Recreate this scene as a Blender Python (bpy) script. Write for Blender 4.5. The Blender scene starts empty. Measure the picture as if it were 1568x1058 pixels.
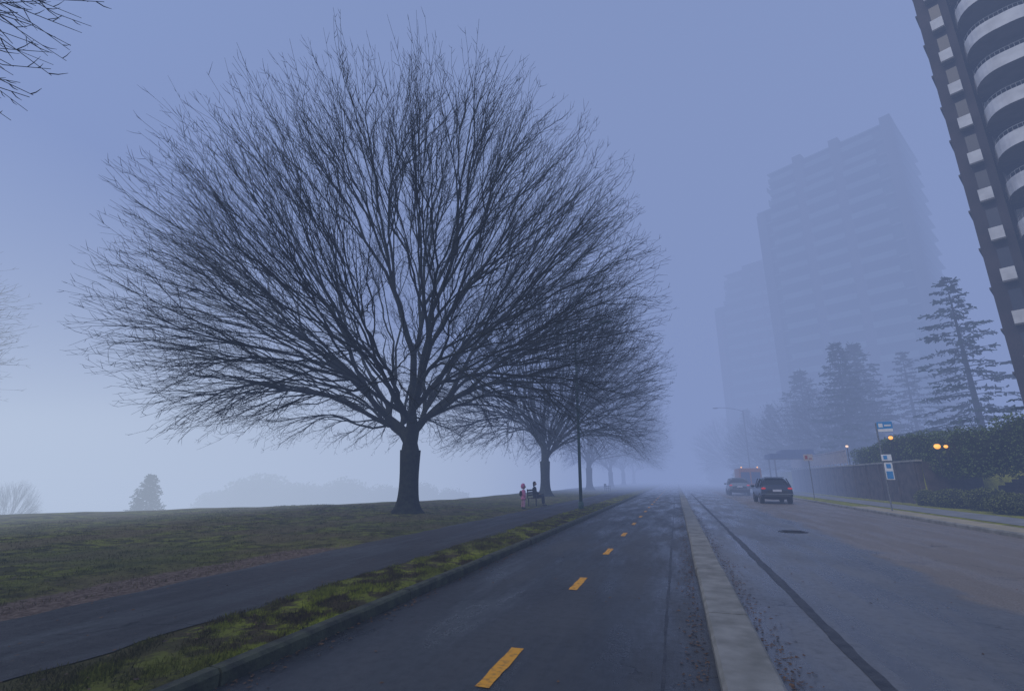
import bpy, bmesh, math, random
import numpy as np
from mathutils import Vector, Matrix, noise as mnoise

random.seed(7); np.random.seed(7)
S = bpy.context.scene
C = bpy.data.collections.new("scene_objects"); S.collection.children.link(C)
S.view_settings.view_transform='Standard'; S.view_settings.look='None'
S.view_settings.exposure=0; S.view_settings.gamma=1

# ------------------------------------------------------------ materials
def mat(name, col, rough=0.7, col2=None, scale=5.0, bump=0.0, bscale=None, metal=0.0, emit=None, estr=0, detail=6, lo=.35, hi=.65, spec=0.5):
    m=bpy.data.materials.new(name); m.use_nodes=True
    nt=m.node_tree; b=nt.nodes['Principled BSDF']
    b.inputs['Base Color'].default_value=(*col,1); b.inputs['Roughness'].default_value=rough
    b.inputs['Metallic'].default_value=metal; b.inputs['Specular IOR Level'].default_value=spec
    tc=nt.nodes.new('ShaderNodeTexCoord')
    n=nt.nodes.new('ShaderNodeTexNoise'); n.inputs['Scale'].default_value=scale; n.inputs['Detail'].default_value=detail
    nt.links.new(tc.outputs['Object'],n.inputs['Vector'])
    r=nt.nodes.new('ShaderNodeValToRGB'); r.color_ramp.elements[0].position=lo; r.color_ramp.elements[1].position=hi
    c2=col2 if col2 else tuple(c*0.75 for c in col)
    r.color_ramp.elements[0].color=(*c2,1); r.color_ramp.elements[1].color=(*col,1)
    nt.links.new(n.outputs['Fac'],r.inputs['Fac']); nt.links.new(r.outputs['Color'],b.inputs['Base Color'])
    if bump>0:
        n2=nt.nodes.new('ShaderNodeTexNoise'); n2.inputs['Scale'].default_value=bscale or scale*4; n2.inputs['Detail'].default_value=5
        nt.links.new(tc.outputs['Object'],n2.inputs['Vector'])
        bp=nt.nodes.new('ShaderNodeBump'); bp.inputs['Strength'].default_value=bump; bp.inputs['Distance'].default_value=.02
        nt.links.new(n2.outputs['Fac'],bp.inputs['Height']); nt.links.new(bp.outputs['Normal'],b.inputs['Normal'])
    if emit:
        b.inputs['Emission Color'].default_value=(*emit,1); b.inputs['Emission Strength'].default_value=estr
        m.cycles.emission_sampling='NONE'
    return m

class NB:
    def __init__(s,m): s.nt=m.node_tree; s.b=s.nt.nodes['Principled BSDF']
    def node(s,t,**k):
        n=s.nt.nodes.new(t)
        for a,v in k.items(): setattr(n,a,v)
        return n
    def link(s,a,b): s.nt.links.new(a,b)
    def math(s,op,a,b=None,c=None,clamp=False):
        n=s.node('ShaderNodeMath',operation=op); n.use_clamp=clamp
        for i,v in enumerate((a,b,c)):
            if v is None: continue
            if isinstance(v,(int,float)): n.inputs[i].default_value=v
            else: s.link(v,n.inputs[i])
        return n.outputs[0]
    def noise(s,vec,scale,detail=5,rough=.55):
        n=s.node('ShaderNodeTexNoise'); n.inputs['Scale'].default_value=scale; n.inputs['Detail'].default_value=detail; n.inputs['Roughness'].default_value=rough
        s.link(vec,n.inputs['Vector']); return n.outputs['Fac']
    def rng(s,v,a,b,c=0,d=1):
        n=s.node('ShaderNodeMapRange'); n.interpolation_type='SMOOTHSTEP'
        s.link(v,n.inputs['Value'])
        for k,x in zip(('From Min','From Max','To Min','To Max'),(a,b,c,d)): n.inputs[k].default_value=x
        return n.outputs['Result']
    def mix(s,f,a,b):
        n=s.node('ShaderNodeMix',data_type='RGBA')
        if isinstance(f,(int,float)): n.inputs[0].default_value=f
        else: s.link(f,n.inputs[0])
        for i,v in ((6,a),(7,b)):
            if isinstance(v,tuple): n.inputs[i].default_value=(*v,1)
            else: s.link(v,n.inputs[i])
        return n.outputs[2]
    def bump(s,h,st,dist):
        n=s.node('ShaderNodeBump'); n.inputs['Strength'].default_value=st; n.inputs['Distance'].default_value=dist
        s.link(h,n.inputs['Height']); s.link(n.outputs['Normal'],s.b.inputs['Normal'])
def newmat(name):
    m=bpy.data.materials.new(name); m.use_nodes=True; return m,NB(m)

def ground_mat(name, blades=False):
    m,k=newmat(name)
    tc=k.node('ShaderNodeTexCoord'); P=tc.outputs['Object']
    sx=k.node('ShaderNodeSeparateXYZ'); k.link(P,sx.inputs[0]); X,Y=sx.outputs[0],sx.outputs[1]
    n0=k.noise(P,.22,4); n1=k.noise(P,.55,6); n2=k.noise(P,2.2,7,.68); n3=k.noise(P,12,5,.7); n4=k.noise(P,60,3)
    g=k.mix(k.rng(n2,.42,.60),(.075,.070,.022),(.20,.21,.030))
    g=k.mix(k.rng(n1,.44,.60,0,.9),g,(.155,.125,.055))
    g=k.mix(k.rng(n0,.5,.62,0,.5),g,(.10,.11,.03))
    g=k.mix(k.rng(n3,.5,.66,0,.8),g,(.05,.038,.023))
    verge=k.math('MULTIPLY',k.rng(X,-5.2,-4.75),k.rng(X,8.0,9.0,1,0))
    moss=k.mix(k.rng(n2,.45,.56),(.085,.062,.034),(.28,.30,.03))
    moss=k.mix(k.rng(n1,.43,.60,0,.65),moss,(.10,.095,.034))
    moss=k.mix(k.rng(n3,.47,.64,0,.8),moss,(.06,.055,.02))
    g=k.mix(verge,g,moss)
    right=k.rng(X,8.5,9.2); g=k.mix(right,g,k.mix(k.rng(n2,.35,.6),(.12,.12,.025),(.28,.29,.035)))
    s1=k.math('MULTIPLY',k.rng(X,-8.7,-7.6),k.rng(X,-6.6,-5.9,1,0))
    s1=k.math('MULTIPLY',s1,k.rng(Y,8.5,12.5,1,.25))
    s1=k.math('ADD',s1,k.math('MULTIPLY',k.math('SUBTRACT',n1,.5),1.5))
    s1=k.math('ADD',s1,k.math('MULTIPLY',k.math('SUBTRACT',n3,.5),.6))
    s1=k.rng(s1,.5,.75)
    s1=k.math('MULTIPLY',s1,k.math('MULTIPLY',k.rng(X,-10,-8.6),k.rng(X,-5.6,-5.2,1,0)))
    soil=k.mix(k.rng(n3,.35,.65),(.10,.068,.048),(.25,.18,.13))
    g=k.mix(s1 if not blades else k.math('MULTIPLY',s1,.5),g,soil)
    k.link(g,k.b.inputs['Base Color']); k.b.inputs['Roughness'].default_value=.9; k.b.inputs['Specular IOR Level'].default_value=.08
    if not blades:
        h=k.math('ADD',k.math('MULTIPLY',n3,.8),k.math('MULTIPLY',n4,.3)); k.bump(h,.9,.05)
    return m
M_ground=ground_mat('grass_ground'); M_blade=ground_mat('grass_blades',True)

def asphalt(name,dark,light,rlo,rhi,agg=.3,brown=None,spec=.5):
    m,k=newmat(name)
    tc=k.node('ShaderNodeTexCoord'); P=tc.outputs['Object']
    sx=k.node('ShaderNodeSeparateXYZ'); k.link(P,sx.inputs[0]); X,Y=sx.outputs[0],sx.outputs[1]
    mp=k.node('ShaderNodeMapping'); mp.inputs['Scale'].default_value=(1,.16,1); k.link(P,mp.inputs[0])
    streak=k.noise(mp.outputs[0],1.6,6,.6); big=k.noise(P,.35,5); fine=k.noise(P,110,3,.7); mid=k.noise(P,9,5,.7)
    c=k.mix(k.rng(streak,.36,.62),dark,light)
    c=k.mix(k.rng(big,.42,.62,0,.45),c,tuple(v*.55 for v in dark))
    c=k.mix(k.rng(mid,.45,.75,0,.5),c,tuple(v*.55 for v in dark))
    f=None
    if brown:
        e=k.math('ADD',X,k.math('MULTIPLY',k.math('SUBTRACT',mid,.5),.5))
        e=k.math('ADD',e,k.math('MULTIPLY',k.math('SUBTRACT',big,.5),2.0))
        f=k.rng(e,3.8,4.2)
        bc=k.mix(k.rng(k.noise(P,38,2,.8),.44,.6),tuple(v*.3 for v in brown),brown)
        bc=k.mix(k.rng(streak,.4,.6,0,.6),bc,tuple(v*.5 for v in brown))
        c=k.mix(f,c,bc)
    c=k.mix(k.rng(fine,.5,.75,0,agg),c,(.3,.3,.3))
    c=k.mix(k.rng(fine,.25,.45,agg,0),c,(.01,.01,.012))
    v=k.node('ShaderNodeTexVoronoi',feature='DISTANCE_TO_EDGE'); v.inputs['Scale'].default_value=.33
    w=k.node('ShaderNodeVectorMath',operation='ADD')
    nn=k.node('ShaderNodeTexNoise'); nn.inputs['Scale'].default_value=1.3; nn.inputs['Detail'].default_value=6; k.link(P,nn.inputs['Vector'])
    sc=k.node('ShaderNodeVectorMath',operation='SCALE'); sc.inputs['Scale'].default_value=1.5; k.link(nn.outputs['Color'],sc.inputs[0])
    k.link(P,w.inputs[0]); k.link(sc.outputs[0],w.inputs[1]); k.link(w.outputs[0],v.inputs['Vector'])
    cr=k.rng(v.outputs['Distance'],.002,.009,1,0); cr=k.math('MULTIPLY',cr,k.rng(big,.48,.6))
    c=k.mix(k.math('MULTIPLY',cr,.8),c,(.01,.01,.01))
    k.link(c,k.b.inputs['Base Color']); k.b.inputs['Specular IOR Level'].default_value=spec
    r=k.math('ADD',k.rng(streak,.35,.62,rlo,rhi),k.math('MULTIPLY',k.math('SUBTRACT',mid,.5),.3),clamp=True)
    if f is not None: r=k.math('ADD',r,k.math('MULTIPLY',f,.2),clamp=True)
    k.link(r,k.b.inputs['Roughness'])
    k.bump(k.math('SUBTRACT',k.math('ADD',fine,k.math('MULTIPLY',mid,.4)),k.math('MULTIPLY',cr,1.5)),.3,.010)
    return m
M_bike=asphalt('bike_lane_asphalt',(.028,.030,.031),(.060,.061,.061),.26,.58,.4)
M_road=asphalt('road_asphalt',(.078,.080,.083),(.14,.14,.14),.2,.46,.35,(.32,.265,.215),.65)
M_path=asphalt('path_asphalt',(.034,.033,.032),(.062,.058,.055),.55,.85,.25,None,.3)
M_conc=mat('kerb_concrete',(.29,.28,.25),.75,(.17,.165,.14),3.2,.25,70,lo=.34,hi=.62,detail=10)
M_kerbL=mat('mossy_kerb',(.08,.085,.045),.8,(.03,.03,.02),6,.6,40)
M_yellow=mat('yellow_paint',(.85,.38,.02),.6,(.45,.2,.03),16,.2,80,lo=.32,hi=.5)
M_pad=mat('pavement_slab',(.42,.35,.22),.75,(.28,.24,.16),1.5,.3,50)
M_side=mat('sidewalk_concrete',(.26,.26,.25),.6,(.17,.17,.165),1.5,.3,50)
M_seam=mat('tar_seam',(.012,.012,.013),.5,(.045,.045,.045),7,.4,40)
M_bark=mat('bark',(.032,.037,.021),.9,(.010,.012,.007),5,.9,22,spec=.15)
M_twig=mat('twig_bark',(.017,.014,.012),.9,(.010,.009,.008),3,spec=.05)
M_leaf=mat('leaf_litter',(.16,.08,.03),.7,(.045,.028,.016),9)
M_needle=mat('conifer_needles',(.04,.08,.03),.8,(.014,.032,.014),1.2,spec=.2)
M_hedge=mat('hedge_leaves',(.11,.16,.027),.7,(.035,.055,.014),1.6)
M_shrub=mat('shrub_leaves',(.14,.16,.03),.7,(.045,.055,.015),2.2)
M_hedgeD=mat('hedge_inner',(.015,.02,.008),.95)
M_green=mat('green_pole_paint',(.015,.08,.05),.45,(.01,.055,.035),8)
M_grey=mat('galvanised_pole',(.25,.26,.27),.45,(.18,.19,.2),8,metal=.5)
M_white=mat('white_panel',(.75,.75,.75),.5,(.65,.65,.65),6)
M_rail=mat('railing_paint',(.42,.38,.38),.6,(.34,.30,.30),6)
M_blue=mat('sign_blue',(.02,.25,.55),.4,(.015,.2,.48),6)
M_lamp=mat('warm_lamp_glass',(.9,.6,.2),.4,(.9,.6,.2),emit=(1,.42,.05),estr=1.3)
M_lampw=mat('pale_lamp_glass',(.9,.8,.7),.4,(.9,.8,.7),emit=(1,.65,.4),estr=1.0)
M_wallst=mat('retaining_wall_stone',(.10,.078,.065),.85,(.045,.038,.033),2,.7,18)
M_wood=mat('bench_wood',(.06,.04,.025),.7,(.035,.025,.018),6)
M_black=mat('dark_metal',(.02,.02,.02),.5)
M_glass=mat('car_glass',(.01,.012,.015),.12,(.012,.014,.017),2)
M_tyre=mat('tyre_rubber',(.015,.015,.015),.8,(.02,.02,.02),20)
M_rim=mat('wheel_rim',(.3,.3,.32),.35,(.2,.2,.22),12,metal=.7)
M_tail=mat('tail_light',(.45,.01,.01),.3,(.35,.01,.01),20,emit=(1,.03,.02),estr=.25)
M_plate=mat('number_plate',(.6,.6,.65),.5,(.5,.5,.55),40)
M_orange=mat('orange_paint',(.42,.12,.03),.5,(.32,.09,.02),5)
M_canopy=mat('blue_canvas',(.02,.05,.16),.6,(.012,.035,.12),4)

# ------------------------------------------------------------ mesh helpers
def mk(name,verts,faces,mats,smooth=False,parent=None,midx=None):
    me=bpy.data.meshes.new(name); me.from_pydata([tuple(v) for v in verts] if not isinstance(verts,np.ndarray) else verts.tolist(),[],faces)
    for m in (mats if isinstance(mats,(list,tuple)) else [mats]): me.materials.append(m)
    if midx is not None: me.polygons.foreach_set('material_index',np.array(midx,dtype=np.int32))
    if smooth: me.polygons.foreach_set('use_smooth',np.ones(len(me.polygons),dtype=bool))
    me.update()
    o=bpy.data.objects.new(name,me); C.objects.link(o)
    if parent: o.parent=parent
    return o
def empty(name,loc=(0,0,0),rz=0):
    o=bpy.data.objects.new(name,None); C.objects.link(o); o.location=loc; o.rotation_euler=(0,0,rz); return o
def inst(name,src,loc,rz=0,sc=1):
    o=bpy.data.objects.new(name,src.data); C.objects.link(o); o.location=loc; o.rotation_euler=(0,0,rz)
    o.scale=(sc,sc,sc) if not isinstance(sc,tuple) else sc; return o
class MB:
    def __init__(s): s.v=[];s.f=[];s.m=[]
    def box(s,x0,x1,y0,y1,z0,z1,mi=0,T=None):
        b=len(s.v); p=[(x0,y0,z0),(x1,y0,z0),(x1,y1,z0),(x0,y1,z0),(x0,y0,z1),(x1,y0,z1),(x1,y1,z1),(x0,y1,z1)]
        if T: p=[T(q) for q in p]
        s.v+=p; s.f+=[tuple(b+i for i in q) for q in ((3,2,1,0),(4,5,6,7),(0,1,5,4),(1,2,6,5),(2,3,7,6),(3,0,4,7))]; s.m+=[mi]*6
    def tube(s,pts,rad,sides=6,mi=0,cap=True):
        n=len(pts); b0=len(s.v)
        pts=[Vector(p) for p in pts]
        if not hasattr(rad,'__len__'): rad=[rad]*n
        for i,p in enumerate(pts):
            d=(pts[min(i+1,n-1)]-pts[max(i-1,0)])
            if d.length<1e-9: d=Vector((0,0,1))
            d.normalize()
            a=Vector((1,0,0)) if abs(d.x)<.8 else Vector((0,1,0))
            u=d.cross(a).normalized(); w=d.cross(u)
            for j in range(sides):
                t=2*math.pi*j/sides; q=p+(u*math.cos(t)+w*math.sin(t))*rad[i]; s.v.append((q.x,q.y,q.z))
        for i in range(n-1):
            for j in range(sides):
                a=b0+i*sides+j; c=b0+i*sides+(j+1)%sides; s.f.append((a,c,c+sides,a+sides)); s.m.append(mi)
        if cap:
            s.f.append(tuple(b0+j for j in range(sides))[::-1]); s.f.append(tuple(b0+(n-1)*sides+j for j in range(sides))); s.m+=[mi,mi]
    def sphere(s,c,r,mi=0,seg=10,rings=7):
        b=len(s.v); rr=r if hasattr(r,'__len__') else (r,r,r)
        for i in range(rings+1):
            th=math.pi*i/rings
            for j in range(seg):
                ph=2*math.pi*j/seg
                s.v.append((c[0]+rr[0]*math.sin(th)*math.cos(ph),c[1]+rr[1]*math.sin(th)*math.sin(ph),c[2]+rr[2]*math.cos(th)))
        for i in range(rings):
            for j in range(seg):
                a=b+i*seg+j;c2=b+i*seg+(j+1)%seg; s.f.append((a,a+seg,c2+seg,c2)); s.m.append(mi)
    def make(s,name,mats,parent=None,smooth=False): return mk(name,s.v,s.f,mats,smooth,parent,s.m)
def bevel(o,w=.02,seg=2):
    m=o.modifiers.new('bevel','BEVEL'); m.width=w; m.segments=seg; m.limit_method='ANGLE'; return o

# ------------------------------------------------------------ terrain
def sstep(t): t=np.clip(t,0,1); return t*t*(3-2*t)
def ground_z(x,y):
    x=np.asarray(x,float); y=np.asarray(y,float)
    z=np.full(np.broadcast(x,y).shape,.1)
    z=np.where((x>-3.69)&(x<9.08),-.03,z)
    und=.035*np.sin(x*.9+y*.35)*np.sin(y*.6-x*.2)+.02*np.sin(x*2.3+1)*np.sin(y*1.9)+.05*np.sin(x*.23+2)*np.sin(y*.19)
    z=z+und*sstep((-7.6-x)/3)
    xc=np.interp(y,[-50,0,15,26.4,38,60,400],[-42,-34,-27,-18.5,-14.5,-13.5,-13.5])
    s=np.maximum(xc-x,0); z=z-np.minimum(.012*s*s,2+.05*s).clip(0,5)
    z=z+.03*np.exp(-((x+4.3)/.45)**2)*(1+.5*np.sin(y*1.3))
    for ty in (19.4,43.1,66.8): z=z+.14*np.exp(-((x+10.9)**2+(y-ty)**2)/1.6)
    t=sstep((x-14.2)/.1)*sstep((y-36.6)/.2)+ (sstep((x-15)/6))*(1-sstep((y-36.6)/.2))
    z=np.where(x>13.9,.1+2.4*np.clip(t,0,1),z)
    return z
xs=np.concatenate([[-3000,-1200,-500,-250,-160,-110],np.arange(-85,-30,2.5),np.arange(-30,-3.8,.5),[-3.72,-3.66,-2,0,3,6,9.05,9.12,10.5,12,13.8,14.1,14.2,14.3],np.arange(15,24,1),[26,30,40,70,120,250,600,3000]])
ys=np.concatenate([[-400,-100,-40],np.arange(-20,36,.6),[36.55,36.85],np.arange(38,110,1.5),[120,150,200,300,500,1000,3000]])
gx,gy=np.meshgrid(xs,ys); gz=ground_z(gx,gy); nx=len(xs);ny=len(ys)
V=np.stack([gx.ravel(),gy.ravel(),gz.ravel()],1)
F=[(j*nx+i,j*nx+i+1,(j+1)*nx+i+1,(j+1)*nx+i) for j in range(ny-1) for i in range(nx-1)]
mk('ground',V,F,M_ground,True)

def strip(name,x0,x1,y0,y1,z,m,wob=0,step=.5,seed=0):
    yy=np.concatenate([np.arange(y0,min(y1,60),step),np.linspace(min(y1,60),y1,30)]) ; rnd=np.random.RandomState(seed)
    def w(k): return wob*(np.sin(yy*.31+k)+.6*np.sin(yy*1.27+2*k)+.5*np.sin(yy*4.1+3*k)+.7*rnd.uniform(-1,1,len(yy)))
    a=x0+w(1.3); b=x1+w(4.1)
    n=len(yy); V=np.zeros((2*n,3)); V[0::2,0]=a;V[1::2,0]=b;V[0::2,1]=yy;V[1::2,1]=yy;V[:,2]=z
    return mk(name,V,[(2*i,2*i+1,2*i+3,2*i+2) for i in range(n-1)],m)
strip('bike_lane',-3.62,.22,-30,700,.0,M_bike)
strip('road',.62,9.02,-30,700,.0,M_road)
strip('footpath',-7.15,-4.92,-30,500,.112,M_path,.05,.3)
strip('sidewalk',10.7,12.6,-30,300,.112,M_side)
strip('bus_stop_pavement',9.16,10.25,-5,33.5,.108,M_pad,.0)
strip('tar_seam',1.40,1.52,-10,60,.004,M_seam,.012,.2,3)
strip('pavement_joint',-.25,-.22,-10,60,.004,M_seam,.008,.2,5)
def kerb(name,x0,x1,h,m,y0=-30,y1=700,seg=3.05):
    b=MB(); y=y0; r=random.Random(3)
    while y<y1:
        L=seg if y<90 else 60
        j=r.uniform(-.01,.01)
        c=.03; zb=-.05
        prof=[(x0+j,zb),(x0+j,h-c),(x0+j+c,h),(x1+j-c,h),(x1+j,h-c),(x1+j,zb)]
        k=len(b.v)
        for yy in (y+.008,y+L-.008):
            for (px,pz) in prof: b.v.append((px,yy,pz+r.uniform(-.004,.004)))
        n=len(prof)
        for i in range(n-1): b.f.append((k+i,k+i+n,k+i+1+n,k+i+1)); b.m.append(0)
        b.f.append(tuple(k+i for i in range(n))); b.f.append(tuple(k+n+i for i in range(n))[::-1]); b.m+=[0,0]
        y+=L
    return b.make(name,[m])
kerb('median_kerb',.2,.65,.13,M_conc); kerb('park_kerb',-3.76,-3.6,.13,M_kerbL); kerb('street_kerb',9.0,9.16,.13,M_conc)
b=MB()
for i in range(-1,22):
    y=4.18+i*3.72
    n=8
    k=len(b.v)
    for j in range(n+1):
        yy=y+j/n*.98; b.v+= [(-1.665+random.uniform(-.007,.007),yy,.004),(-1.54+random.uniform(-.007,.007),yy,.004)]
    for j in range(n): b.f.append((k+2*j,k+2*j+1,k+2*j+3,k+2*j+2)); b.m.append(0)
b.make('lane_marking',[M_yellow])
b=MB(); b.tube([(3.35,18.2,.0),(3.35,18.2,.012)],.42,24); b.tube([(3.35,18.2,.012),(3.35,18.2,.018)],.33,24)
for i in range(-3,4): b.box(3.35-.28,3.35+.28,18.2+i*.08-.012,18.2+i*.08+.012,.018,.026)
b.make('manhole_cover',[M_black])

# ------------------------------------------------------------ grass blades
def blades(name,N,xr,yr,h,seed,m):
    r=np.random.RandomState(seed)
    x=r.uniform(*xr,N); y=yr[0]+(yr[1]-yr[0])*r.uniform(0,1,N)**1.7
    cl=np.sin(x*5.1+1.3*np.sin(y*3.1))*np.sin(y*4.3+1.7*np.sin(x*2.7))+.5*np.sin(x*13+y*7)
    keep=(cl+r.normal(0,.5,N))>-.1
    x=x[keep];y=y[keep];N=len(x); cl=cl[keep]
    z=ground_z(x,y)
    hh=h*r.uniform(.5,1.3,N)*(1+.35*np.clip(cl,0,1)); a=r.uniform(0,2*np.pi,N); w=.0035+.0015*r.uniform(0,1,N)+.0004*y
    ln=hh*r.uniform(.1,1.1,N); b2=r.uniform(0,2*np.pi,N)
    V=np.zeros((N,3,3))
    V[:,0,0]=x-w*np.cos(a);V[:,0,1]=y-w*np.sin(a);V[:,1,0]=x+w*np.cos(a);V[:,1,1]=y+w*np.sin(a)
    V[:,0,2]=V[:,1,2]=z-.01
    V[:,2,0]=x+ln*np.cos(b2);V[:,2,1]=y+ln*np.sin(b2);V[:,2,2]=z+hh
    me=bpy.data.meshes.new(name); me.vertices.add(3*N); me.vertices.foreach_set('co',V.ravel())
    me.loops.add(3*N); me.loops.foreach_set('vertex_index',np.arange(3*N,dtype=np.int32))
    me.polygons.add(N); me.polygons.foreach_set('loop_start',np.arange(0,3*N,3,dtype=np.int32))
    me.materials.append(m); me.update(calc_edges=True)
    o=bpy.data.objects.new(name,me); C.objects.link(o); return o
blades('grass_verge',90000,(-4.95,-3.77),(1.5,32),.035,1,M_blade)
blades('lawn_grass',110000,(-22,-7.35),(3,26),.030,2,M_blade)
def litter(name,N,fx,seed,s=.03):
    r=np.random.RandomState(seed); V=[];F=[]
    for i in range(N):
        x,y=fx(r)
        z=.006 if -3.6<x<9 else float(ground_z(x,y))+.02
        if .15<x<.7: continue
        a=r.uniform(0,6.28); q=s*r.uniform(.4,1.2); k=len(V)
        for j in range(4):
            t=a+j*math.pi/2; rr=q*(1 if j%2 else .55)
            V.append((x+rr*math.cos(t),y+rr*math.sin(t),z+r.uniform(0,.012)))
        F.append((k,k+1,k+2,k+3))
    return mk(name,V,F,M_leaf)
def fx(r):
    t=r.uniform(); y=2+28*r.uniform()**1.5
    if t<.3: return .68+abs(r.normal(0,.14)),y
    if t<.55: return .18-abs(r.normal(0,.13)),y
    if t<.68: return -3.58+abs(r.normal(0,.12)),y
    if t<.93: return r.uniform(-11,-4),y
    return r.uniform(-3.5,7),y
litter('fallen_leaves',6000,fx,5,.024)

# ------------------------------------------------------------ bare trees
def bare_tree(name,N,R,cz,seed,rmin,trunk_r,fork=2.7,twig_sp=.3,sq=(1,1,1),lean=0,spread=.24,exp=.43,off=0):
    rs=np.random.RandomState(seed)
    T=[]
    while len(T)<N:
        d=rs.normal(0,1,3); d/=np.linalg.norm(d)
        rho=1-spread*rs.uniform()**1.25
        if rs.uniform()<.08: rho=rs.uniform(.45,.76)
        nz=mnoise.noise(Vector(d*2.2)+Vector((seed,0,0)))*.11+mnoise.noise(Vector(d*6)+Vector((0,seed,0)))*.09
        p=d*R*rho*(1+nz)*np.array(sq); p[2]+=cz; p[0]+=off
        if d[2]>.5: p[0]+=lean*(d[2]-.5)*2
        hd=math.hypot(p[0],p[1])
        if p[2]<2.3+.6*rs.uniform(): continue
        if p[2]<6.3-(hd-2)*.55: continue
        T.append(p)
    T=np.array(T); mb=MB(); tw=MB()
    def rad(n): return max(rmin,trunk_r*.95*(n/N)**exp)
    base=[];br=[]
    for z in [-.2,-.05,.03,.1,.18,.27,.38,.5,.65,.85,1.1,1.4,1.75,2.1,2.45,fork]:
        base.append((.02*min(1,max(0,z)),.01*math.sin(z*2),z)); zz=max(z,0)
        br.append(trunk_r*(.93+.95*math.exp(-zz/.28)+.15*math.exp(-zz/1.0)+.13*max(0,(zz-1.6)/1.1)))
    mb.tube(base,br,24)
    for i in range(len(mb.v)):
        v=mb.v[i]; a=math.atan2(v[1],v[0]); f=1+(.13*math.sin(a*5+seed)+.05*math.sin(a*9))*max(.25,math.exp(-max(0,v[2])/.7))
        mb.v[i]=(v[0]*f,v[1]*f,v[2])
    stack=[([np.array([.02,0,fork-.15])],[trunk_r*1.0],np.array([0,0,1.]),np.arange(N),0)]
    def twig(p,d,L):
        a=rs.normal(0,1,3); a-=a.dot(d)*d; a/=np.linalg.norm(a)+1e-9
        q=d*.8+a*rs.uniform(.45,1.0)+np.array([0,0,.22]); q/=np.linalg.norm(q)
        e=p+q*L
        tw.tube([p,p+q*L*.5+np.array([0,0,-.01]),e+np.array([0,0,.08*L])],[rmin*.95,rmin*.8,rmin*.3],3,cap=False)
    while stack:
        pts,rads,d,idx,dep=stack.pop()
        while True:
            P=pts[-1]; n=len(idx)
            if n==1:
                t=T[idx[0]]; L=np.linalg.norm(t-P)
                if L>.05:
                    m=P+d*L*.45
                    for s in (.33,.66,1.):
                        q=(1-s)**2*P+2*s*(1-s)*m+s*s*t+rs.normal(0,.03*L,3)
                        pts.append(q); rads.append(rmin*(1.15-.6*s))
                break
            c=T[idx].mean(0)-P; dist=np.linalg.norm(c); c/=dist
            if dep<5: step=rs.uniform(.16,.55)
            elif n>60: step=dist*rs.uniform(.10,.22)
            else:
                md=np.min(np.linalg.norm(T[idx]-P,axis=1)); step=min(dist*rs.uniform(.18,.36),.62*md+.05)
            up=.2 if dep<7 else .03
            nd=.36*d+.64*c+np.array([0,0,up])*(1 if c[2]<.6 else .2); nd+=rs.normal(0,.10,3); nd/=np.linalg.norm(nd)
            r0=rads[-1]
            if step>.8:
                pts.append(P+nd*step*.5+rs.normal(0,.035*step,3)); rads.append((r0+max(rad(n),r0*.9))/2)
            P2=P+nd*step
            U=T[idx]-P2; U/= (np.linalg.norm(U,axis=1)[:,None]+1e-9)
            U0=U-U.mean(0)
            if n>2:
                w,vec=np.linalg.eigh(U0.T@U0); ax=vec[:,2]
                if dep<4 and rs.uniform()<.3: ax=vec[:,1]
            else: ax=U0[0]
            pr=U0@ax; o=np.argsort(pr); kk=int(np.clip(round(n*rs.uniform(.25,.75)),1,n-1))
            A,B=idx[o[:kk]],idx[o[kk:]]
            if len(A)<len(B): A,B=B,A
            pts.append(P2); rads.append(max(rad(len(A)),min(r0,rad(n)*1.02)*.9 if dep>0 else rad(len(A))))
            cb=T[B].mean(0)-P2; cb/=np.linalg.norm(cb)+1e-9
            db=.4*nd+.6*cb; db/=np.linalg.norm(db)
            stack.append(([P2],[min(rad(len(B))*1.1,rads[-1])],db,B,dep+1))
            d=nd; idx=A; dep+=1
        rm=rads[0]; sides=10 if rm>.12 else 6 if rm>.04 else 4 if rm>.015 else 3
        mb.tube(pts,rads,sides,cap=False)
        acc=rs.uniform(0,twig_sp)
        for i in range(1,len(pts)):
            if rads[i]>rmin*3.2: continue
            seg=pts[i]-pts[i-1]; L=np.linalg.norm(seg)
            if L<1e-4: continue
            acc+=L
            if acc>twig_sp:
                for _ in range(min(3,int(acc/twig_sp))):
                    p=pts[i-1]+seg*rs.uniform(0,1); twig(p,seg/L,rs.uniform(.2,.55)*min(1.2,.5+rads[i]/rmin*.4))
                acc=0
    k=len(mb.v); mb.v=[tuple(q) for q in mb.v]+[tuple(q) for q in tw.v]
    mb.f+= [tuple(i+k for i in f) for f in tw.f]; mb.m+=[1]*len(tw.f)
    o=mb.make(name,[M_bark,M_twig],smooth=True)
    return o
t1=bare_tree('bare_tree',6600,11.7,9.0,11,.0070,.42,twig_sp=.31,sq=(1.03,1.03,.87),lean=1.6,off=-.55)
t1.location=(-11.0,19.5,.1)
t2=bare_tree('bare_tree',3000,11.5,9.2,23,.0105,.40,twig_sp=.40,sq=(1.0,1.0,.92))
t2.location=(-10.9,43.1,.1); t2.rotation_euler[2]=.6; t2.scale=(1.02,1.02,1.1)
for i,(x,y,rz,sc) in enumerate([(-10.9,67,2.1,(1,1,1.06)),(-10.9,90.5,3.9,.97),(-11,114,5.2,1.03),(-10.9,142,1.2,1)]):
    inst('bare_tree',t2,(x,y,.1),rz,sc)
inst('bare_tree',t2,(-13.6,-5.3,.1),1.9,(.93,.93,1.12))
inst('bare_tree',t2,(-39.5,7.5,-.4),4.4,.98)
inst('bare_tree',t2,(-50.6,26.8,-3.7),2.2,(.17,.17,.27))
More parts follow.
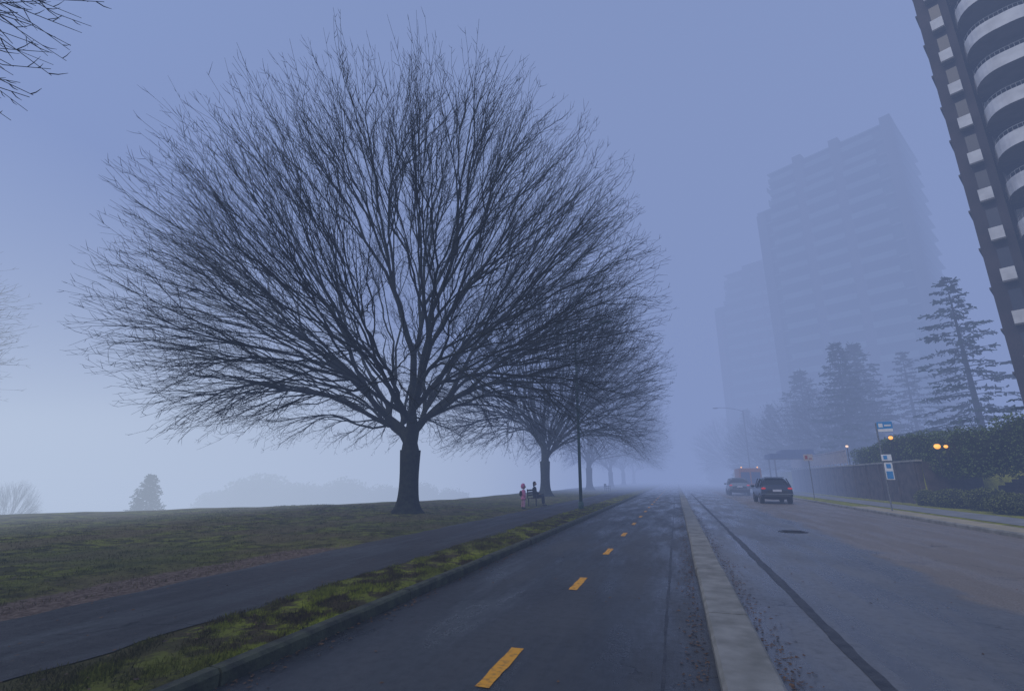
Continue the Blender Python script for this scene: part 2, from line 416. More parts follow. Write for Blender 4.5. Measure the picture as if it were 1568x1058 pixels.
inst('bare_tree',t2,(12.5,118,.1),1.4,.8); inst('bare_tree',t2,(14.3,88,.1),3.4,.62); inst('bare_tree',t2,(17,77,.1),.4,.66); inst('bare_tree',t2,(19.5,70,2.4),5.4,.55)

# ------------------------------------------------------------ conifers
def conifer(name,h,R,seed,nb=150,card=.16,droop=.25,percard=26,top=.12,base=.08,irr=.45):
    rs=np.random.RandomState(seed); mb=MB()
    mb.tube([(0,0,-.3),(0,0,h*.3),(0,0,h*.7),(0,0,h)],[h*.018,h*.014,h*.007,.01],8)
    for i in range(nb):
        t=(i+rs.uniform())/nb; z=h*(base+(1-base)*t*.985); a=i*2.399+rs.uniform(-.5,.5)
        L=R*(1-t)**.8*rs.uniform(irr,1.15)+R*top*.5
        dr=Vector((math.cos(a),math.sin(a),0)); up=.35*t-.05+rs.uniform(-.1,.1)
        pts=[];n=5
        for k in range(n+1):
            s=k/n; pts.append(Vector((0,0,z))+dr*(L*s)+Vector((0,0,L*(up*s-droop*s*s+.12*s**4))))
        mb.tube(pts,[.012*L+.008]+[.008*L+.006]*(n-1)+[.004],3,cap=False)
        side=dr.cross(Vector((0,0,1)))
        for k in range(int(percard*max(.3,L/R))):
            s=rs.uniform(.15,1.0); j=min(int(s*n),n-1); p=pts[j].lerp(pts[j+1],s*n-j)
            w=L*.26*(1-s*.6)*rs.uniform(-1,1); p=p+side*w+Vector((0,0,-abs(w)*.2+rs.normal(0,.04)))
            q=Vector(rs.normal(0,1,3)); q.z*=.4; q=(q+dr*.8+side*np.sign(w)*.6).normalized()*card*rs.uniform(.8,2.0)
            e=q.cross(Vector(rs.normal(0,1,3))).normalized()*card*.3
            b=len(mb.v); mb.v+=[tuple(p-e),tuple(p+e),tuple(p+q*1.0+e*.3),tuple(p+q-e*.3-Vector((0,0,card*.4)))]; mb.f.append((b,b+1,b+2,b+3)); mb.m.append(1)
    return mb.make(name,[M_bark,M_needle])
c1=conifer('cedar_tree',18.0,6.8,3,84,.27,.26,90,irr=.35); c1.location=(26.2,54.5,2.4)
c2=conifer('conifer_tree',15,4.8,5,150,.3,.2,44); c2.location=(19.5,66,2.4)
inst('conifer_tree',c2,(17.5,76,2),2,(1.15,1.15,.95)); inst('conifer_tree',c2,(15,86,1),4,.8)
inst('conifer_tree',c2,(22.5,70,2.4),1,(1.2,1.2,1.05)); inst('conifer_tree',c2,(13.5,101,0),2.6,.95)
inst('cedar_tree',c1,(24.2,41.5,2.4),3.2,.5); inst('cedar_tree',c1,(27.5,70,2.4),4.1,.8)
c3=conifer('small_conifer_tree',6.4,2.3,9,260,.17,.08,34,base=.02,irr=.7); c3.location=(-44.3,33,-4.4)

# ------------------------------------------------------------ leafy masses
def leafmass(name,blobs,N,card,m,seed=1,boxy=False):
    rs=np.random.RandomState(seed); V=[];F=[];MI=[]
    vol=np.array([b[3]*b[4]+b[3]*b[5]+b[4]*b[5] for b in blobs]); vol=vol/vol.sum()
    p4=4.0 if boxy else 2.0
    def surf(b,d,rho):
        s=(abs(d[0])**p4+abs(d[1])**p4+abs(d[2])**p4)**(-1/p4)
        q=d*s
        k=1+.13*mnoise.noise(Vector((b[0]+q[0]*b[3],b[1]+q[1]*b[4],b[2]+q[2]*b[5]))*.9)+.1*mnoise.noise(Vector((b[0]+q[0]*b[3],b[1]+q[1]*b[4],b[2]+q[2]*b[5]))*3.1)
        return np.array([b[0]+q[0]*b[3]*rho*k,b[1]+q[1]*b[4]*rho*k,b[2]+q[2]*b[5]*rho*k])
    for bi,bl in enumerate(blobs):
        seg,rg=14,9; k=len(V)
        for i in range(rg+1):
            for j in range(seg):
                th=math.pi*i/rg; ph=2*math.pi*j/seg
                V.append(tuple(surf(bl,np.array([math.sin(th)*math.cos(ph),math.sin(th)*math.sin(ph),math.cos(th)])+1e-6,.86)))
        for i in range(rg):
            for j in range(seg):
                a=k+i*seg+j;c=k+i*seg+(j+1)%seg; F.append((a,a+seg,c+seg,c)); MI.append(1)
        for _ in range(int(N*vol[bi])):
            d=rs.normal(0,1,3); d/=abs(d).max() if boxy else np.linalg.norm(d)
            if boxy: d=rs.uniform(-1,1,3); ax=rs.choice(3,p=[.4,.25,.35]); d[ax]=np.sign(d[ax])
            p=surf(bl,d,rs.uniform(.86,1.1)); q=rs.normal(0,1,3); q/=np.linalg.norm(q); e=np.cross(q,rs.normal(0,1,3)); e/=np.linalg.norm(e)
            L=card*rs.uniform(.6,1.4); a=len(V)
            V+=[tuple(p-q*L*.5),tuple(p+e*L*.3),tuple(p+q*L*.5),tuple(p-e*L*.3)]; F.append((a,a+1,a+2,a+3)); MI.append(0)
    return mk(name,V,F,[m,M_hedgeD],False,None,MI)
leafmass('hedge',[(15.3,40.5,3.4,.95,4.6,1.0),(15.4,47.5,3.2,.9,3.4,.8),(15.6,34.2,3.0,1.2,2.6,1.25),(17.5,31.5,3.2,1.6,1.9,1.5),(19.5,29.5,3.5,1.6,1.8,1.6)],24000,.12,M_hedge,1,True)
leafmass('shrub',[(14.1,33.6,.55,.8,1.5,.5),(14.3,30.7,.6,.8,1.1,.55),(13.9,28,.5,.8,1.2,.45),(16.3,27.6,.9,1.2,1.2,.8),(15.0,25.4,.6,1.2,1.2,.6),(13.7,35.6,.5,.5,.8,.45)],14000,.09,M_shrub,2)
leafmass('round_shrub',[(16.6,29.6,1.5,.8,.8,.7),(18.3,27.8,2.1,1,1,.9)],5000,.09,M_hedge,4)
leafmass('distant_shoreline_trees',[(-68,63,-2.4,4,4,2.2),(-63,65,-1.3,5,5,3.4),(-57,68,-2.2,5,5,2.9),(-51,70,-1.6,4,4,3.1),(-45.5,73,-2.2,4.5,4,2.6),(-40,76,-2.2,3,3,2.9),(-36,78,-2.8,4,4,2.6)],12000,.5,M_hedge,6)
leafmass('distant_street_trees',[(12.5,150,4,4,10,8),(15,175,5,5,10,9),(20,130,5,5,6,7),(24,90,4,4,5,5),(27,82,4,5,4,5)],12000,.6,M_hedge,8)

# ------------------------------------------------------------ buildings
M_bw=mat('tower_brown_wall',(.060,.048,.047),.85,(.040,.034,.033),.6,spec=.15)
M_bwh=mat('balcony_white_concrete',(.58,.57,.56),.7,(.42,.41,.40),1.1,lo=.3,hi=.6)
M_sof=mat('soffit_shade_brown',(.15,.135,.125),.9,(.11,.10,.09),.8,spec=.2)  # balcony underside shade painted in as darker brown; window frames reuse the colour
M_bgl=mat('tower_window_glass',(.03,.03,.034),.2,(.02,.02,.024),.5)
M_bcurt=mat('window_frame',(.3,.3,.3),.6)
P0=Vector((20.9,38.6,0)); uu=Vector((.848,-.53,0)); vv=Vector((.53,.848,0))
def TT(q): p=P0+uu*q[0]+vv*q[1]; return (p.x,p.y,q[2])
tower=empty('apartment_tower')
W,D,NF,FH,Z0=22,12,19,2.9,2.4
b=MB(); H=Z0+NF*FH
b.box(0,1.75,0,D,0,H,0,TT)
cols=[(1.75,6.2),(8.2,12.7),(14.7,19.2)]
for (a,c) in cols: b.box(a,c,1.6,D,0,H,0,TT)
for (a,c) in ((6.2,8.2),(12.7,14.7),(19.2,W)): b.box(a,c,.0,D,0,H,0,TT)
b.box(3,18,3,9,H,H+4,0,TT)
b.make('walls',[M_bw],tower)
g=MB();fr=MB();bal=MB();rail=MB()
rb=random.Random(5); M_curt=mat('window_blinds',(.35,.33,.3),.8,(.25,.23,.2),3); cu=MB()
for f in range(NF):
    z=Z0+f*FH
    for (a,c) in cols:
        g.box(a+.25,c-.25,1.52,1.59,z+.15,z+2.35,0,TT)
        for k in range(5):
            x=a+.25+(c-a-.5)*k/4; fr.box(x-.03,x+.03,1.47,1.515,z+.15,z+2.35,0,TT)
            if k<4 and rb.random()<.4: cu.box(x+.06,x+.06+(c-a-.5)/4*rb.uniform(.3,.85),1.5,1.517,z+rb.choice([.2,1.2]),z+2.3,0,TT)
        n=18; out=1.35; ang=[i/n for i in range(n+1)]
        def arc(off):
            r=[]
            for t in ang:
                s=2*t-1; o=(1-abs(s)**3.2)**(1/2.0)
                r.append((a+.02+off+(c-a-.04-2*off)*t, 1.58-(out+1.58-off)*o if 0<t<1 else 1.58))
            return r
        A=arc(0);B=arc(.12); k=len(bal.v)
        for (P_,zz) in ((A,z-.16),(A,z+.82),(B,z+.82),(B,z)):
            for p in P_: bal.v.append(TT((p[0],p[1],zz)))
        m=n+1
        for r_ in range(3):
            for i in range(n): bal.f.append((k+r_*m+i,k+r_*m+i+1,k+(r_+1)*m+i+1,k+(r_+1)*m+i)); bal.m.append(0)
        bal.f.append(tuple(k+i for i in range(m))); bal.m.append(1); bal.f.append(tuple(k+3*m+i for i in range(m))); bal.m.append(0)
        rp=arc(.06); rail.tube([TT((p[0],p[1],z+1.15)) for p in rp[1:-1]],.028,4)
        for p in rp[1:-1:1]: rail.tube([TT((p[0],p[1],z+.82)),TT((p[0],p[1],z+1.15))],.014,4)
    for (a,c) in ((6.2,8.2),(12.7,14.7),(19.2,W)):
        g.box(a+.55,c-.55,-.04,.02,z+.8,z+2.2,0,TT); fr.box(a+.96,a+1.02,-.07,-.045,z+.8,z+2.2,0,TT)
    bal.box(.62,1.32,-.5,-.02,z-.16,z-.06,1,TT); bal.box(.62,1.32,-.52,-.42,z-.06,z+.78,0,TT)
    bal.box(.62,.7,-.419,-.02,z-.06,z+.78,0,TT); bal.box(1.24,1.32,-.419,-.02,z-.06,z+.78,0,TT)
    g.box(.7,1.3,-.015,.02,z+.85,z+2.3,0,TT)
    for k in range(3): g.box(-.02,.02,1+k*3.6,3+k*3.6,z+.7,z+2.2,0,TT)
    fr.box(-.16,-.021,.8,3.2,z-.1,z+.05,0,TT); fr.box(-.16,-.021,4.4,6.8,z-.1,z+.05,0,TT)
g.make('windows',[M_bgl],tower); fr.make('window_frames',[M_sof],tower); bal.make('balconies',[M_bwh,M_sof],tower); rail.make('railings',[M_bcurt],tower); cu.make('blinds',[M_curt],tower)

M_tw=mat('tower_concrete',(.13,.15,.15),.8,(.09,.11,.11),.3)
M_tg=mat('tower_teal_glass',(.02,.13,.115),.4,(.012,.07,.07),.12)
M_ts=mat('tower_slab',(.24,.32,.30),.7,(.18,.25,.24),.4)
def high_rise(cx,cy,W,D,NF,name='high_rise_tower'):
    e=empty(name)
    def T(q): p=Vector((cx,cy,0))+uu*q[0]+vv*q[1]; return (p.x,p.y,q[2])
    w=MB();g=MB();s=MB(); FH=2.85; H=NF*FH
    hw,hd=W/2,D/2
    steps=[(-hw,hw,-hd,hd,H-3*FH),(-hw+2.5,hw,-hd+1.5,hd-1,H),(-4,6,-4,5,H+2.6),(-1,3,-2,2,H+3.4)]
    for (a,c,d0,d1,h) in steps[:2]: g.box(a+.6,c-.6,d0+.6,d1-.6,0,h,0,T)
    for (a,c,d0,d1,h) in steps[2:]: w.box(a,c,d0,d1,H+.13,h,0,T)
    for f in range(NF+1):
        z=f*FH; a,c,d0,d1,_=steps[0 if f<=NF-3 else 1]
        s.box(a,c,d0,d1,z-.12,z+.12,0,T)
        if f<NF:
            for x0,x1 in ((-hw+3,-hw+8),(-2.5,2.5),(hw-8,hw-3)):
                s.box(x0,x1,d0-1.3,d0-.02,z-.12,z+.1,0,T); s.box(x0,x1,d0-1.3,d0-1.18,z+.1,z+.9,0,T)
            for y0,y1 in ((-hd+3,-hd+8),(hd-8,hd-3)):
                s.box(a-1.0,a-.02,y0,y1,z-.12,z+.1,0,T); s.box(a-1.0,a-.88,y0,y1,z+.1,z+.9,0,T)
    for x in (-hw+.8,-hw+8.8,hw-8.8,hw-.8):
        w.box(x-.8,x+.8,-hd-.25,-hd+.5 if x<-hw+2 else -hd+2.3,0,H-3.2*FH if x<-hw+2 else H+.3,0,T)
    for y in (-hd+1,-hd+9,hd-9,hd-1): w.box(-hw-.25,-hw+.5,y-.8,y+.8,0,H-3.2*FH,0,T)
    w.make('piers',[M_tw],e); g.make('glazing',[M_tg],e); s.make('floor_slabs',[M_ts],e); return e
high_rise(36,104,24,21,22)
high_rise(26,129,20,18,18)

b=MB(); b.box(14.0,14.26,36.8,72,-.1,2.6); b.box(13.94,14.32,36.7,72,2.602,2.72,1)
b.box(14.262,17,36.55,36.78,-.1,2.6)
for i in range(13): b.box(13.93,13.999,37+i*2.8,37.25+i*2.8,-.1,2.6)
bevel(b.make('retaining_wall',[M_wallst,M_conc]),.02)
b=MB()
for i in range(23): y=50+i; b.box(14.1,14.16,y,y+.06,2.72,3.95)
b.box(14.09,14.17,50,72.1,3.951,4.03); b.box(14.11,14.15,50,72,2.9,2.96)
for i in range(150): y=50.1+i*.145; b.box(14.115,14.145,y,y+.06,2.961,3.94)
b.make('railing_fence',[M_rail])
b=MB()
for i in range(14): b.box(15+i*.33,15+(i+1)*.33+ (5 if i==13 else 0),32.2,35.2,-.1,.26+i*.165)
b.box(14.9,20,31.9,32.19,-.1,.9); b.box(14.9,20,35.21,35.5,-.1,.9)
bevel(b.make('garden_steps',[M_wallst]),.01)
e=empty('canopy'); b=MB()
b.box(10.2,14.6,62,66,3.75,4.3); b.box(11.5,14.6,62.3,65.7,4.302,4.7); b.make('awning',[M_canopy],e); b=MB()
for x in (10.6,14.4):
    for y in (62.2,65.8): b.tube([(x,y,0),(x,y,3.75)],.08,8)
b.make('posts',[M_grey],e)

def garden_lamp(x,y,z,ground,m=M_lamp,r=.17):
    e=empty('garden_lamp',(x,y,0)); b=MB(); b.tube([(0,0,ground),(0,0,z-r)],.035,8); b.tube([(0,0,z+r*.8),(0,0,z+r*1.3)],[r*1.1,.03],10); b.make('post',[M_black],e)
    b=MB(); b.sphere((0,0,z),(r,r,r*.9)); b.make('globe',[m],e,True)
garden_lamp(14.1,34.0,3.35,2.0,r=.16); garden_lamp(14.2,40.3,4.3,2.7,r=.14); garden_lamp(14.3,50,4.3,2.7,M_lampw,.12); garden_lamp(14.2,33.3,3.3,2.0,r=.10)

# ------------------------------------------------------------ street furniture
def street_lamp(x,y,h,arm,m,side):
    e=empty('street_lamp',(x,y,.1)); b=MB()
    b.tube([(0,0,-.1),(0,0,.35),(0,0,.4)],[.14,.14,.09],12); b.tube([(0,0,.4),(0,0,h*.6),(0,0,h)],[.085,.07,.055],12)
    pts=[(0,0,h-.1)]+[(side*arm*s,0,h+.55*math.sin(s*math.pi/2)) for s in (.2,.4,.6,.8,1)]
    b.tube(pts,.035,8); b.make('pole_and_arm',[m],e,True)
    b=MB(); b.sphere((side*(arm+.3),0,h+.5),(.38,.14,.09)); b.make('lamp_head',[m],e,True)
street_lamp(-4.65,25.7,9.2,1.4,M_green,1)
street_lamp(9.6,74.6,10.6,3.2,M_grey,-1)
e=empty('bus_stop_sign',(9.8,29.3,.1),math.radians(-18)); b=MB(); b.tube([(0,0,-.05),(0,0,4.2)],.035,10); b.make('post',[M_grey],e)
b=MB(); b.box(.04,.66,-.02,.02,3.75,4.25); bevel(b.make('bus_flag',[M_blue],e),.01)
b=MB(); b.box(.05,.65,-.03,-.022,3.76,3.9); b.box(.1,.27,-.03,-.022,3.98,4.17); b.box(.33,.6,-.03,-.022,4.02,4.1); b.make('flag_lettering',[M_white],e)
b=MB(); b.box(-.03,.38,-.1,-.06,2.35,2.65); b.box(.02,.35,-.1,-.06,1.45,2.25); bevel(b.make('timetable_panels',[M_white],e),.01)
b=MB(); b.box(.06,.31,-.115,-.105,1.5,1.85); b.box(.05,.2,-.115,-.105,2.42,2.6); b.box(.1,.28,-.115,-.105,2.0,2.2); b.make('panel_print',[M_blue],e)
e=empty('parking_sign',(10.0,44.6,.1),math.radians(-15)); b=MB(); b.tube([(0,0,-.05),(0,0,3.4)],.03,8); b.make('post',[M_grey],e)
b=MB(); b.box(-.32,.32,-.06,-.035,2.85,3.35); b.make('sign_plate',[M_rail],e); b=MB(); b.box(-.22,-.04,-.07,-.062,2.98,3.25); b.box(.04,.24,-.07,-.062,2.98,3.05); b.make('sign_print',[mat('sign_red',(.3,.06,.06),.5)],e)

def bench(x,y,rz):
    e=empty('park_bench',(x,y,.1),rz); b=MB()
    for i in range(4): b.box(-.9,.9,-.22+i*.12,-.12+i*.12,.42,.46)
    b.make('seat',[M_wood],e); b=MB()
    for i in range(3): b.box(-.9,.9,.25+i*.02,.28+i*.02,.55+i*.13,.65+i*.13)
    b.make('backrest',[M_wood],e); b=MB()
    for sx in (-.8,.8):
        b.box(sx-.03,sx+.03,-.22,-.17,-.02,.418); b.box(sx-.03,sx+.03,.22,.27,-.02,.418); b.box(sx-.03,sx+.03,.29,.335,.418,.93); b.box(sx-.035,sx+.035,-.24,.29,.62,.66); b.box(sx-.025,sx+.025,-.22,-.18,.461,.619)
    b.make('legs',[M_black],e)
bench(-7.75,28.6,math.radians(90)); bench(-7.9,62,math.radians(90))

# ------------------------------------------------------------ vehicles
def car(x,y,paint,name='parked_car',L=1.0):
    e=empty(name,(x,y,0))
    st=[(0,.5,.8,.86,.80,.70),(.06,.36,.98,1.02,.92,.82),(.16,.3,1.04,1.16,.94,.78),(.5,.26,1.07,1.56,.95,.68),(.8,.25,1.07,1.67,.95,.66),(1.8,.25,1.06,1.70,.95,.67),(2.7,.25,1.04,1.64,.95,.66),(3.45,.26,1.0,1.1,.94,.76),(4.15,.28,.92,.98,.92,.76),(4.5,.34,.78,.84,.86,.7),(4.62,.42,.66,.7,.78,.6)]
    V=[];F=[];MI=[]
    for (yy,zb,zl,zt,w,wr) in st:
        half=[(w*.86,zb),(w,zb+.16),(w*1.01,(zb+zl)/2+.05),(w*.985,zl),(wr,zt-.02),(wr*.8,zt+.02)]
        loop=[(a,z) for a,z in half]+[(-a,z) for a,z in half[::-1]]
        V+=[(a,yy*L,z) for a,z in loop]
    n=12
    for i in range(len(st)-1):
        for j in range(n):
            F.append((i*n+j,i*n+(j+1)%n,(i+1)*n+(j+1)%n,(i+1)*n+j))
            side=j in (3,7); topf=j in (4,5,6)
            MI.append(1 if (side and 2<=i<=6) or (topf and i in (2,6)) else 2 if j==11 or (j in (0,10)) else 0)
    F.append(tuple(range(n))[::-1]); MI.append(2); F.append(tuple((len(st)-1)*n+j for j in range(n))); MI.append(0)
    o=mk('body',V,F,[paint,M_glass,M_black],True,e,MI); m=o.modifiers.new('s','SUBSURF'); m.levels=2; m.render_levels=2
    b=MB()
    for sx in (-1,1):
        for yy in (.55,1.55,2.55):
            b.tube([(sx*.95,yy*L,1.06),(sx*.71,(yy+.02)*L,1.62)],.035,6)
    b.make('pillars',[paint],e)
    for k,(sx,yy) in enumerate(((-1,.92),(1,.92),(-1,3.72),(1,3.72))):
        b=MB(); b.tube([(sx*.72,yy*L,.34),(sx*.955,yy*L,.34)],.34,24); b.tube([(sx*.954,yy*L,.34),(sx*.972,yy*L,.34)],.22,16,1)
        for q in range(5):
            t=q*1.2566; b.tube([(sx*.975,yy*L,.34),(sx*.975,yy*L+.2*math.cos(t),.34+.2*math.sin(t))],.02,4,0)
        b.make('wheel_%d'%(k+1),[M_tyre,M_rim],e)
    b=MB()
    for sx in (-1,1): b.sphere((sx*.78,.06,.98),(.15,.06,.07))
    b.make('tail_lights',[M_tail],e,True)
    b=MB(); b.box(-.26,.26,-.035,-.005,.78,.92); b.make('number_plate',[M_plate],e)
    b=MB(); b.box(-.8,.8,-.05,.1,.42,.6); bevel(b.make('rear_bumper',[M_black],e),.04)
    b=MB(); b.sphere((-1.04,3.05,1.1),(.12,.06,.09)); b.sphere((1.04,3.05,1.1),(.12,.06,.09)); b.make('mirrors',[paint],e,True)
    b=MB(); b.box(-.6,.6,.5,.72,1.66,1.7); bevel(b.make('rear_spoiler',[paint],e),.015)
    b=MB(); b.tube([(-.45,.62,1.3),(.1,.3,1.22)],.012,4); b.box(-.93,.93,-.01,.03,.62,.66); b.make('wiper_and_trim',[M_grey],e)
car(6.25,37.2,mat('navy_car_paint',(.02,.028,.05),.22,(.018,.024,.045),3))
car(5.9,54.5,mat('silver_car_paint',(.20,.22,.24),.25,(.17,.18,.2),3,metal=.2))
e=empty('work_truck',(7.7,60,0)); b=MB(); b.box(-1.1,1.1,0,4.6,.95,2.7); bevel(b.make('cargo_box',[M_orange],e),.06)
b=MB(); b.box(-1.1,1.1,4.75,6.5,.6,2.45); bevel(b.make('cab',[M_white],e),.2,3)
b=MB(); b.box(-1.11,1.11,-.02,.03,.7,.949); b.box(-.9,.9,0,6.4,.55,.9); b.make('chassis',[M_black],e)
b=MB(); b.box(-.95,-.08,-.04,-.004,1.1,2.3); b.box(.08,.95,-.04,-.004,1.1,2.3); b.make('rear_doors',[M_canopy],e)
b=MB()
for sx in (-1,1): b.box(sx*.85-.14,sx*.85+.14,-.06,-.022,.74,.9); b.sphere((sx*.8,.3,2.8),.08)
b.make('beacons_and_lights',[M_lamp],e)
b=MB()
for sx in (-1,1):
    for yy in (1.2,5.5): b.tube([(sx*.75,yy,.45),(sx*1.08,yy,.45)],.45,20)
b.make('wheels',[M_tyre],e); b=MB(); b.box(-1.0,1.0,6.45,6.52,1.5,2.2); b.make('windscreen',[M_glass],e)

# ------------------------------------------------------------ people
M_skin=mat('skin',(.5,.3,.22),.6,(.45,.27,.2),10); M_pink=mat('pink_coat',(.75,.24,.42),.8,(.65,.19,.36),8); M_hair=mat('dark_hair',(.02,.014,.01),.7)
M_pinkl=mat('pink_trousers',(.7,.34,.44),.8,(.6,.28,.37),8); M_dcoat=mat('dark_coat',(.02,.022,.028),.85,(.012,.013,.016),8); M_jean=mat('dark_jeans',(.02,.03,.05),.85)
M_eye=mat('eye',(.02,.015,.01),.3); M_lip=mat('lips',(.35,.1,.09),.5)
def skinned(name,joints,edges,m,parent,root=0,lv=2):
    me=bpy.data.meshes.new(name); me.from_pydata([j[:3] for j in joints],edges,[]); me.materials.append(m)
    o=bpy.data.objects.new(name,me); C.objects.link(o); o.parent=parent
    md=o.modifiers.new('skin','SKIN'); md.use_smooth_shade=True
    sv=me.skin_vertices[0].data
    for i,j in enumerate(joints):
        r=j[3]; sv[i].radius=(r,r) if not hasattr(r,'__len__') else r
    sv[root].use_root=True
    s=o.modifiers.new('sub','SUBSURF'); s.levels=lv; s.render_levels=lv
    return o
def head(parent,c,s,hairm,hood=None):
    b=MB(); b.sphere((0,0,0),(.077,.095,.115),0,20,14)
    for i,v in enumerate(b.v):
        x,y,z=v
        if z<-.02: f=1-.35*(-z-.02)/.1; x*=f; y=y*f-.012
        b.v[i]=(x,y,z)
    b.sphere((0,-.098,-.015),(.012,.02,.022),0,8,6); b.sphere((-.078,.0,-.01),(.01,.02,.03),0,8,6); b.sphere((.078,0,-.01),(.01,.02,.03),0,8,6)
    b.sphere((-.03,-.084,.012),(.013,.01,.009),1,8,6); b.sphere((.03,-.084,.012),(.013,.01,.009),1,8,6); b.sphere((0,-.082,-.055),(.024,.01,.008),2,8,6)
    o=b.make('head',[M_skin,M_eye,M_lip],parent,True); o.location=c; o.scale=(s,s,s)
    b=MB(); b.sphere((0,.018,.02),(.09,.1,.12) if not hood else (.105,.115,.135),0,20,14)
    b.v=[(x,max(y,-.052+max(0,-(z-.06))*.75) ,z) for x,y,z in b.v]
    if not hood: b.sphere((0,.06,-.08),(.075,.05,.1),0,14,10)
    o=b.make('hood' if hood else 'hair',[hood or hairm],parent,True); o.location=c; o.scale=(s,s,s)
def hand(parent,w,d,s):
    w=Vector(w); d=Vector(d).normalized(); sd=d.cross(Vector((0,1,0.01))).normalized() if abs(d.y)<.9 else Vector((1,0,0)); nrm=d.cross(sd)
    J=[(*w,.022*s),(*(w+d*.045*s),(.034*s,.018*s)),(*(w+d*.085*s),(.036*s,.014*s))]; E=[(0,1),(1,2)]
    skinned('palm',J,E,M_skin,parent)
    for i,(o_,L) in enumerate(((-.027,.06),(-.009,.07),(.009,.066),(.027,.052))):
        p=w+d*.07*s+sd*o_*s; q=p+d*L*.5*s; r=q+(d*.7+nrm*.6)*L*.55*s
        skinned('finger_%d'%(i+1),[(*p,.0085*s),(*q,.008*s),(*r,.006*s)],[(0,1),(1,2)],M_skin,parent,0,1)
    p=w+d*.03*s-sd*.025*s; q=p+(d*.6-sd*.6)*.035*s; r=q+(d*.9+nrm*.2)*.03*s
    skinned('thumb',[(*p,.01*s),(*q,.009*s),(*r,.007*s)],[(0,1),(1,2)],M_skin,parent,0,1)
ch=empty('child_in_pink_coat',(-7.55,25.3,.105),math.radians(120))
skinned('coat',[(0,0,.62,(.155,.12)),(0,0,.78,(.15,.115)),(0,0,.90,(.14,.10)),(0,0,.97,(.07,.06)),(-.14,0,.90,.062),(-.2,.01,.74,.056),(-.21,-.05,.6,.048),(.14,0,.90,.062),(.2,.01,.74,.056),(.21,-.05,.6,.048),(0,0,.5,(.17,.13)),(0,0,.42,(.175,.135))],[(0,1),(1,2),(2,3),(2,4),(4,5),(5,6),(2,7),(7,8),(8,9),(0,10),(10,11)],M_pink,ch)
skinned('trousers',[(0,0,.5,(.09,.07)),(-.075,0,.44,.075),(-.085,-.02,.25,.06),(-.085,.0,.07,.05),(.075,0,.44,.075),(.09,.03,.25,.06),(.095,.06,.07,.05)],[(0,1),(1,2),(2,3),(0,4),(4,5),(5,6)],M_pinkl,ch)
skinned('shoes_1',[(-.085,.03,.04,.035),(-.085,-.06,.035,.035),(-.085,-.11,.03,.025)],[(0,1),(1,2)],M_black,ch,0,1); skinned('shoes_2',[(.095,.09,.04,.035),(.095,0,.035,.035),(.095,-.05,.03,.025)],[(0,1),(1,2)],M_black,ch,0,1)
head(ch,(0,-.005,1.1),1.1,M_hair,M_pink); hand(ch,(-.21,-.06,.57),(0,-.2,-1),.75); hand(ch,(.21,-.06,.57),(0,-.2,-1),.75)
skinned('scarf',[(0,0,.97,(.085,.075)),(0,-.01,1.0,(.08,.07))],[(0,1)],M_dcoat,ch,0,1)
b=MB(); b.sphere((0,.15,.76),(.1,.07,.14),0,14,10); b.make('backpack',[M_dcoat],ch,True)
ad=empty('seated_person',(-7.75,28.5,.1),math.radians(90))
skinned('coat',[(0,.05,.55,(.17,.13)),(0,.1,.75,(.155,.11)),(0,.11,.95,(.18,.11)),(0,.09,1.07,(.07,.06)),(-.19,.09,.98,.068),(-.24,.06,.75,.055),(-.15,-.17,.66,.045),(.19,.09,.98,.068),(.24,.06,.75,.055),(.15,-.17,.66,.045)],[(0,1),(1,2),(2,3),(2,4),(4,5),(5,6),(2,7),(7,8),(8,9)],M_dcoat,ad)
skinned('trousers',[(0,.05,.54,(.15,.11)),(-.1,0,.55,.09),(-.12,-.4,.56,.068),(-.12,-.42,.12,.048),(.1,0,.55,.09),(.12,-.4,.56,.068),(.12,-.45,.12,.048)],[(0,1),(1,2),(2,3),(0,4),(4,5),(5,6)],M_jean,ad)
for sx,yy in ((-.12,-.42),(.12,-.45)): skinned('shoe',[(sx,yy+.03,.05,.045),(sx,yy-.09,.04,.045),(sx,yy-.17,.035,.032)],[(0,1),(1,2)],M_black,ad,0,1)
head(ad,(0,.07,1.22),1.0,M_hair); hand(ad,(-.14,-.2,.66),(.3,-.9,-.1),1.0); hand(ad,(.14,-.2,.66),(-.3,-.9,-.1),1.0)

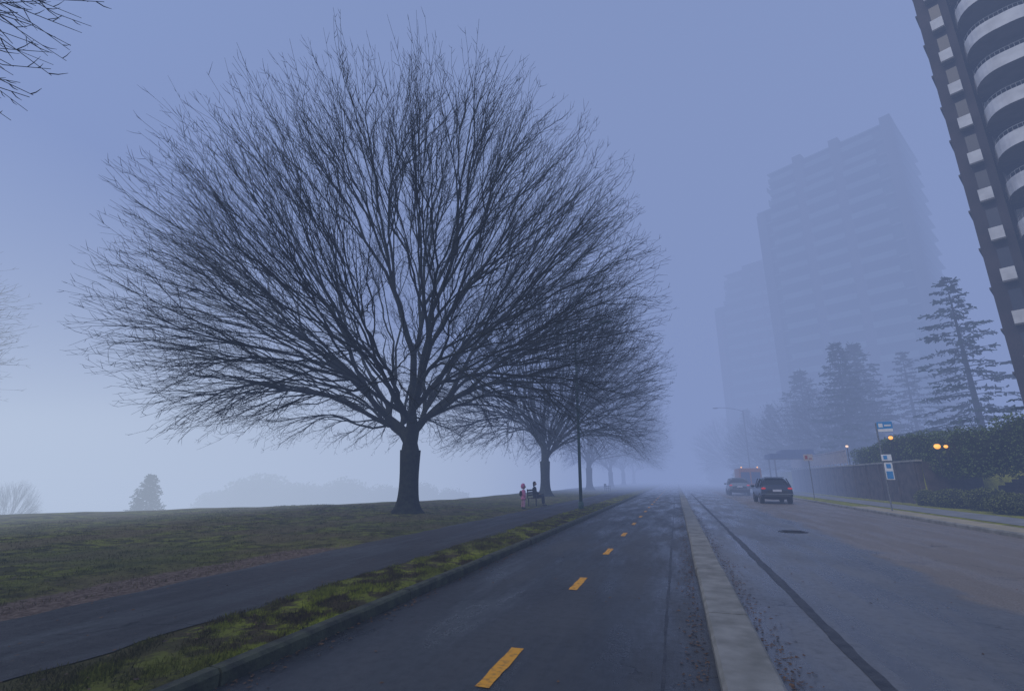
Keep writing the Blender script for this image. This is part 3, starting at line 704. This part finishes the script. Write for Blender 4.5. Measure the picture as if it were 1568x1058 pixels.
# ------------------------------------------------------------ fog
def fog(name,x0,x1,y0,y1,z0,z1,sig,col):
    m=bpy.data.materials.new(name); m.use_nodes=True; nt=m.node_tree; nt.nodes.clear()
    o=nt.nodes.new('ShaderNodeOutputMaterial'); a=nt.nodes.new('ShaderNodeVolumeAbsorption'); a.inputs['Color'].default_value=(0,0,0,1); a.inputs['Density'].default_value=sig
    e=nt.nodes.new('ShaderNodeEmission'); e.inputs['Color'].default_value=(*col,1); e.inputs['Strength'].default_value=sig
    s=nt.nodes.new('ShaderNodeAddShader'); nt.links.new(a.outputs[0],s.inputs[0]); nt.links.new(e.outputs[0],s.inputs[1]); nt.links.new(s.outputs[0],o.inputs['Volume'])
    b=MB(); b.box(x0,x1,y0,y1,z0,z1); return b.make(name,[m])
fog('fog',-1500,1500,-400,1500,-30,130,.0046,(.25,.345,.64))
fog('fog_bank',-300,400,47,900,-20,129,.022,(.21,.27,.475))
fog('sea_fog',-900,-17,-120,900,-15,12,.018,(.56,.65,.77))

# ------------------------------------------------------------ world, sun, camera
w=bpy.data.worlds.new('World'); S.world=w; w.use_nodes=True; nt=w.node_tree
bg=nt.nodes['Background']; sky=nt.nodes.new('ShaderNodeTexSky'); sky.sky_type='NISHITA'; sky.sun_disc=False
el,az=math.radians(48),math.radians(215)
sky.sun_elevation=el; sky.sun_rotation=az; sky.dust_density=2; sky.ozone_density=2.5
nt.links.new(sky.outputs[0],bg.inputs['Color']); bg.inputs['Strength'].default_value=.15
w.cycles.sampling_method='NONE'
sl=bpy.data.lights.new('sun','SUN'); sl.energy=1.5; sl.angle=math.radians(50); sl.color=(1,.92,.78)
so=bpy.data.objects.new('sun',sl); C.objects.link(so)
d=Vector((math.sin(az)*math.cos(el),math.cos(az)*math.cos(el),math.sin(el))); so.rotation_euler=d.to_track_quat('Z','Y').to_euler()
cam=bpy.data.cameras.new('camera'); co=bpy.data.objects.new('camera',cam); C.objects.link(co); S.camera=co
cam.sensor_width=36; cam.lens=17.22; cam.clip_start=.05; cam.clip_end=6000
co.location=(0,0,1.6); co.rotation_euler=(math.radians(90+15.2),0,math.radians(17.9))
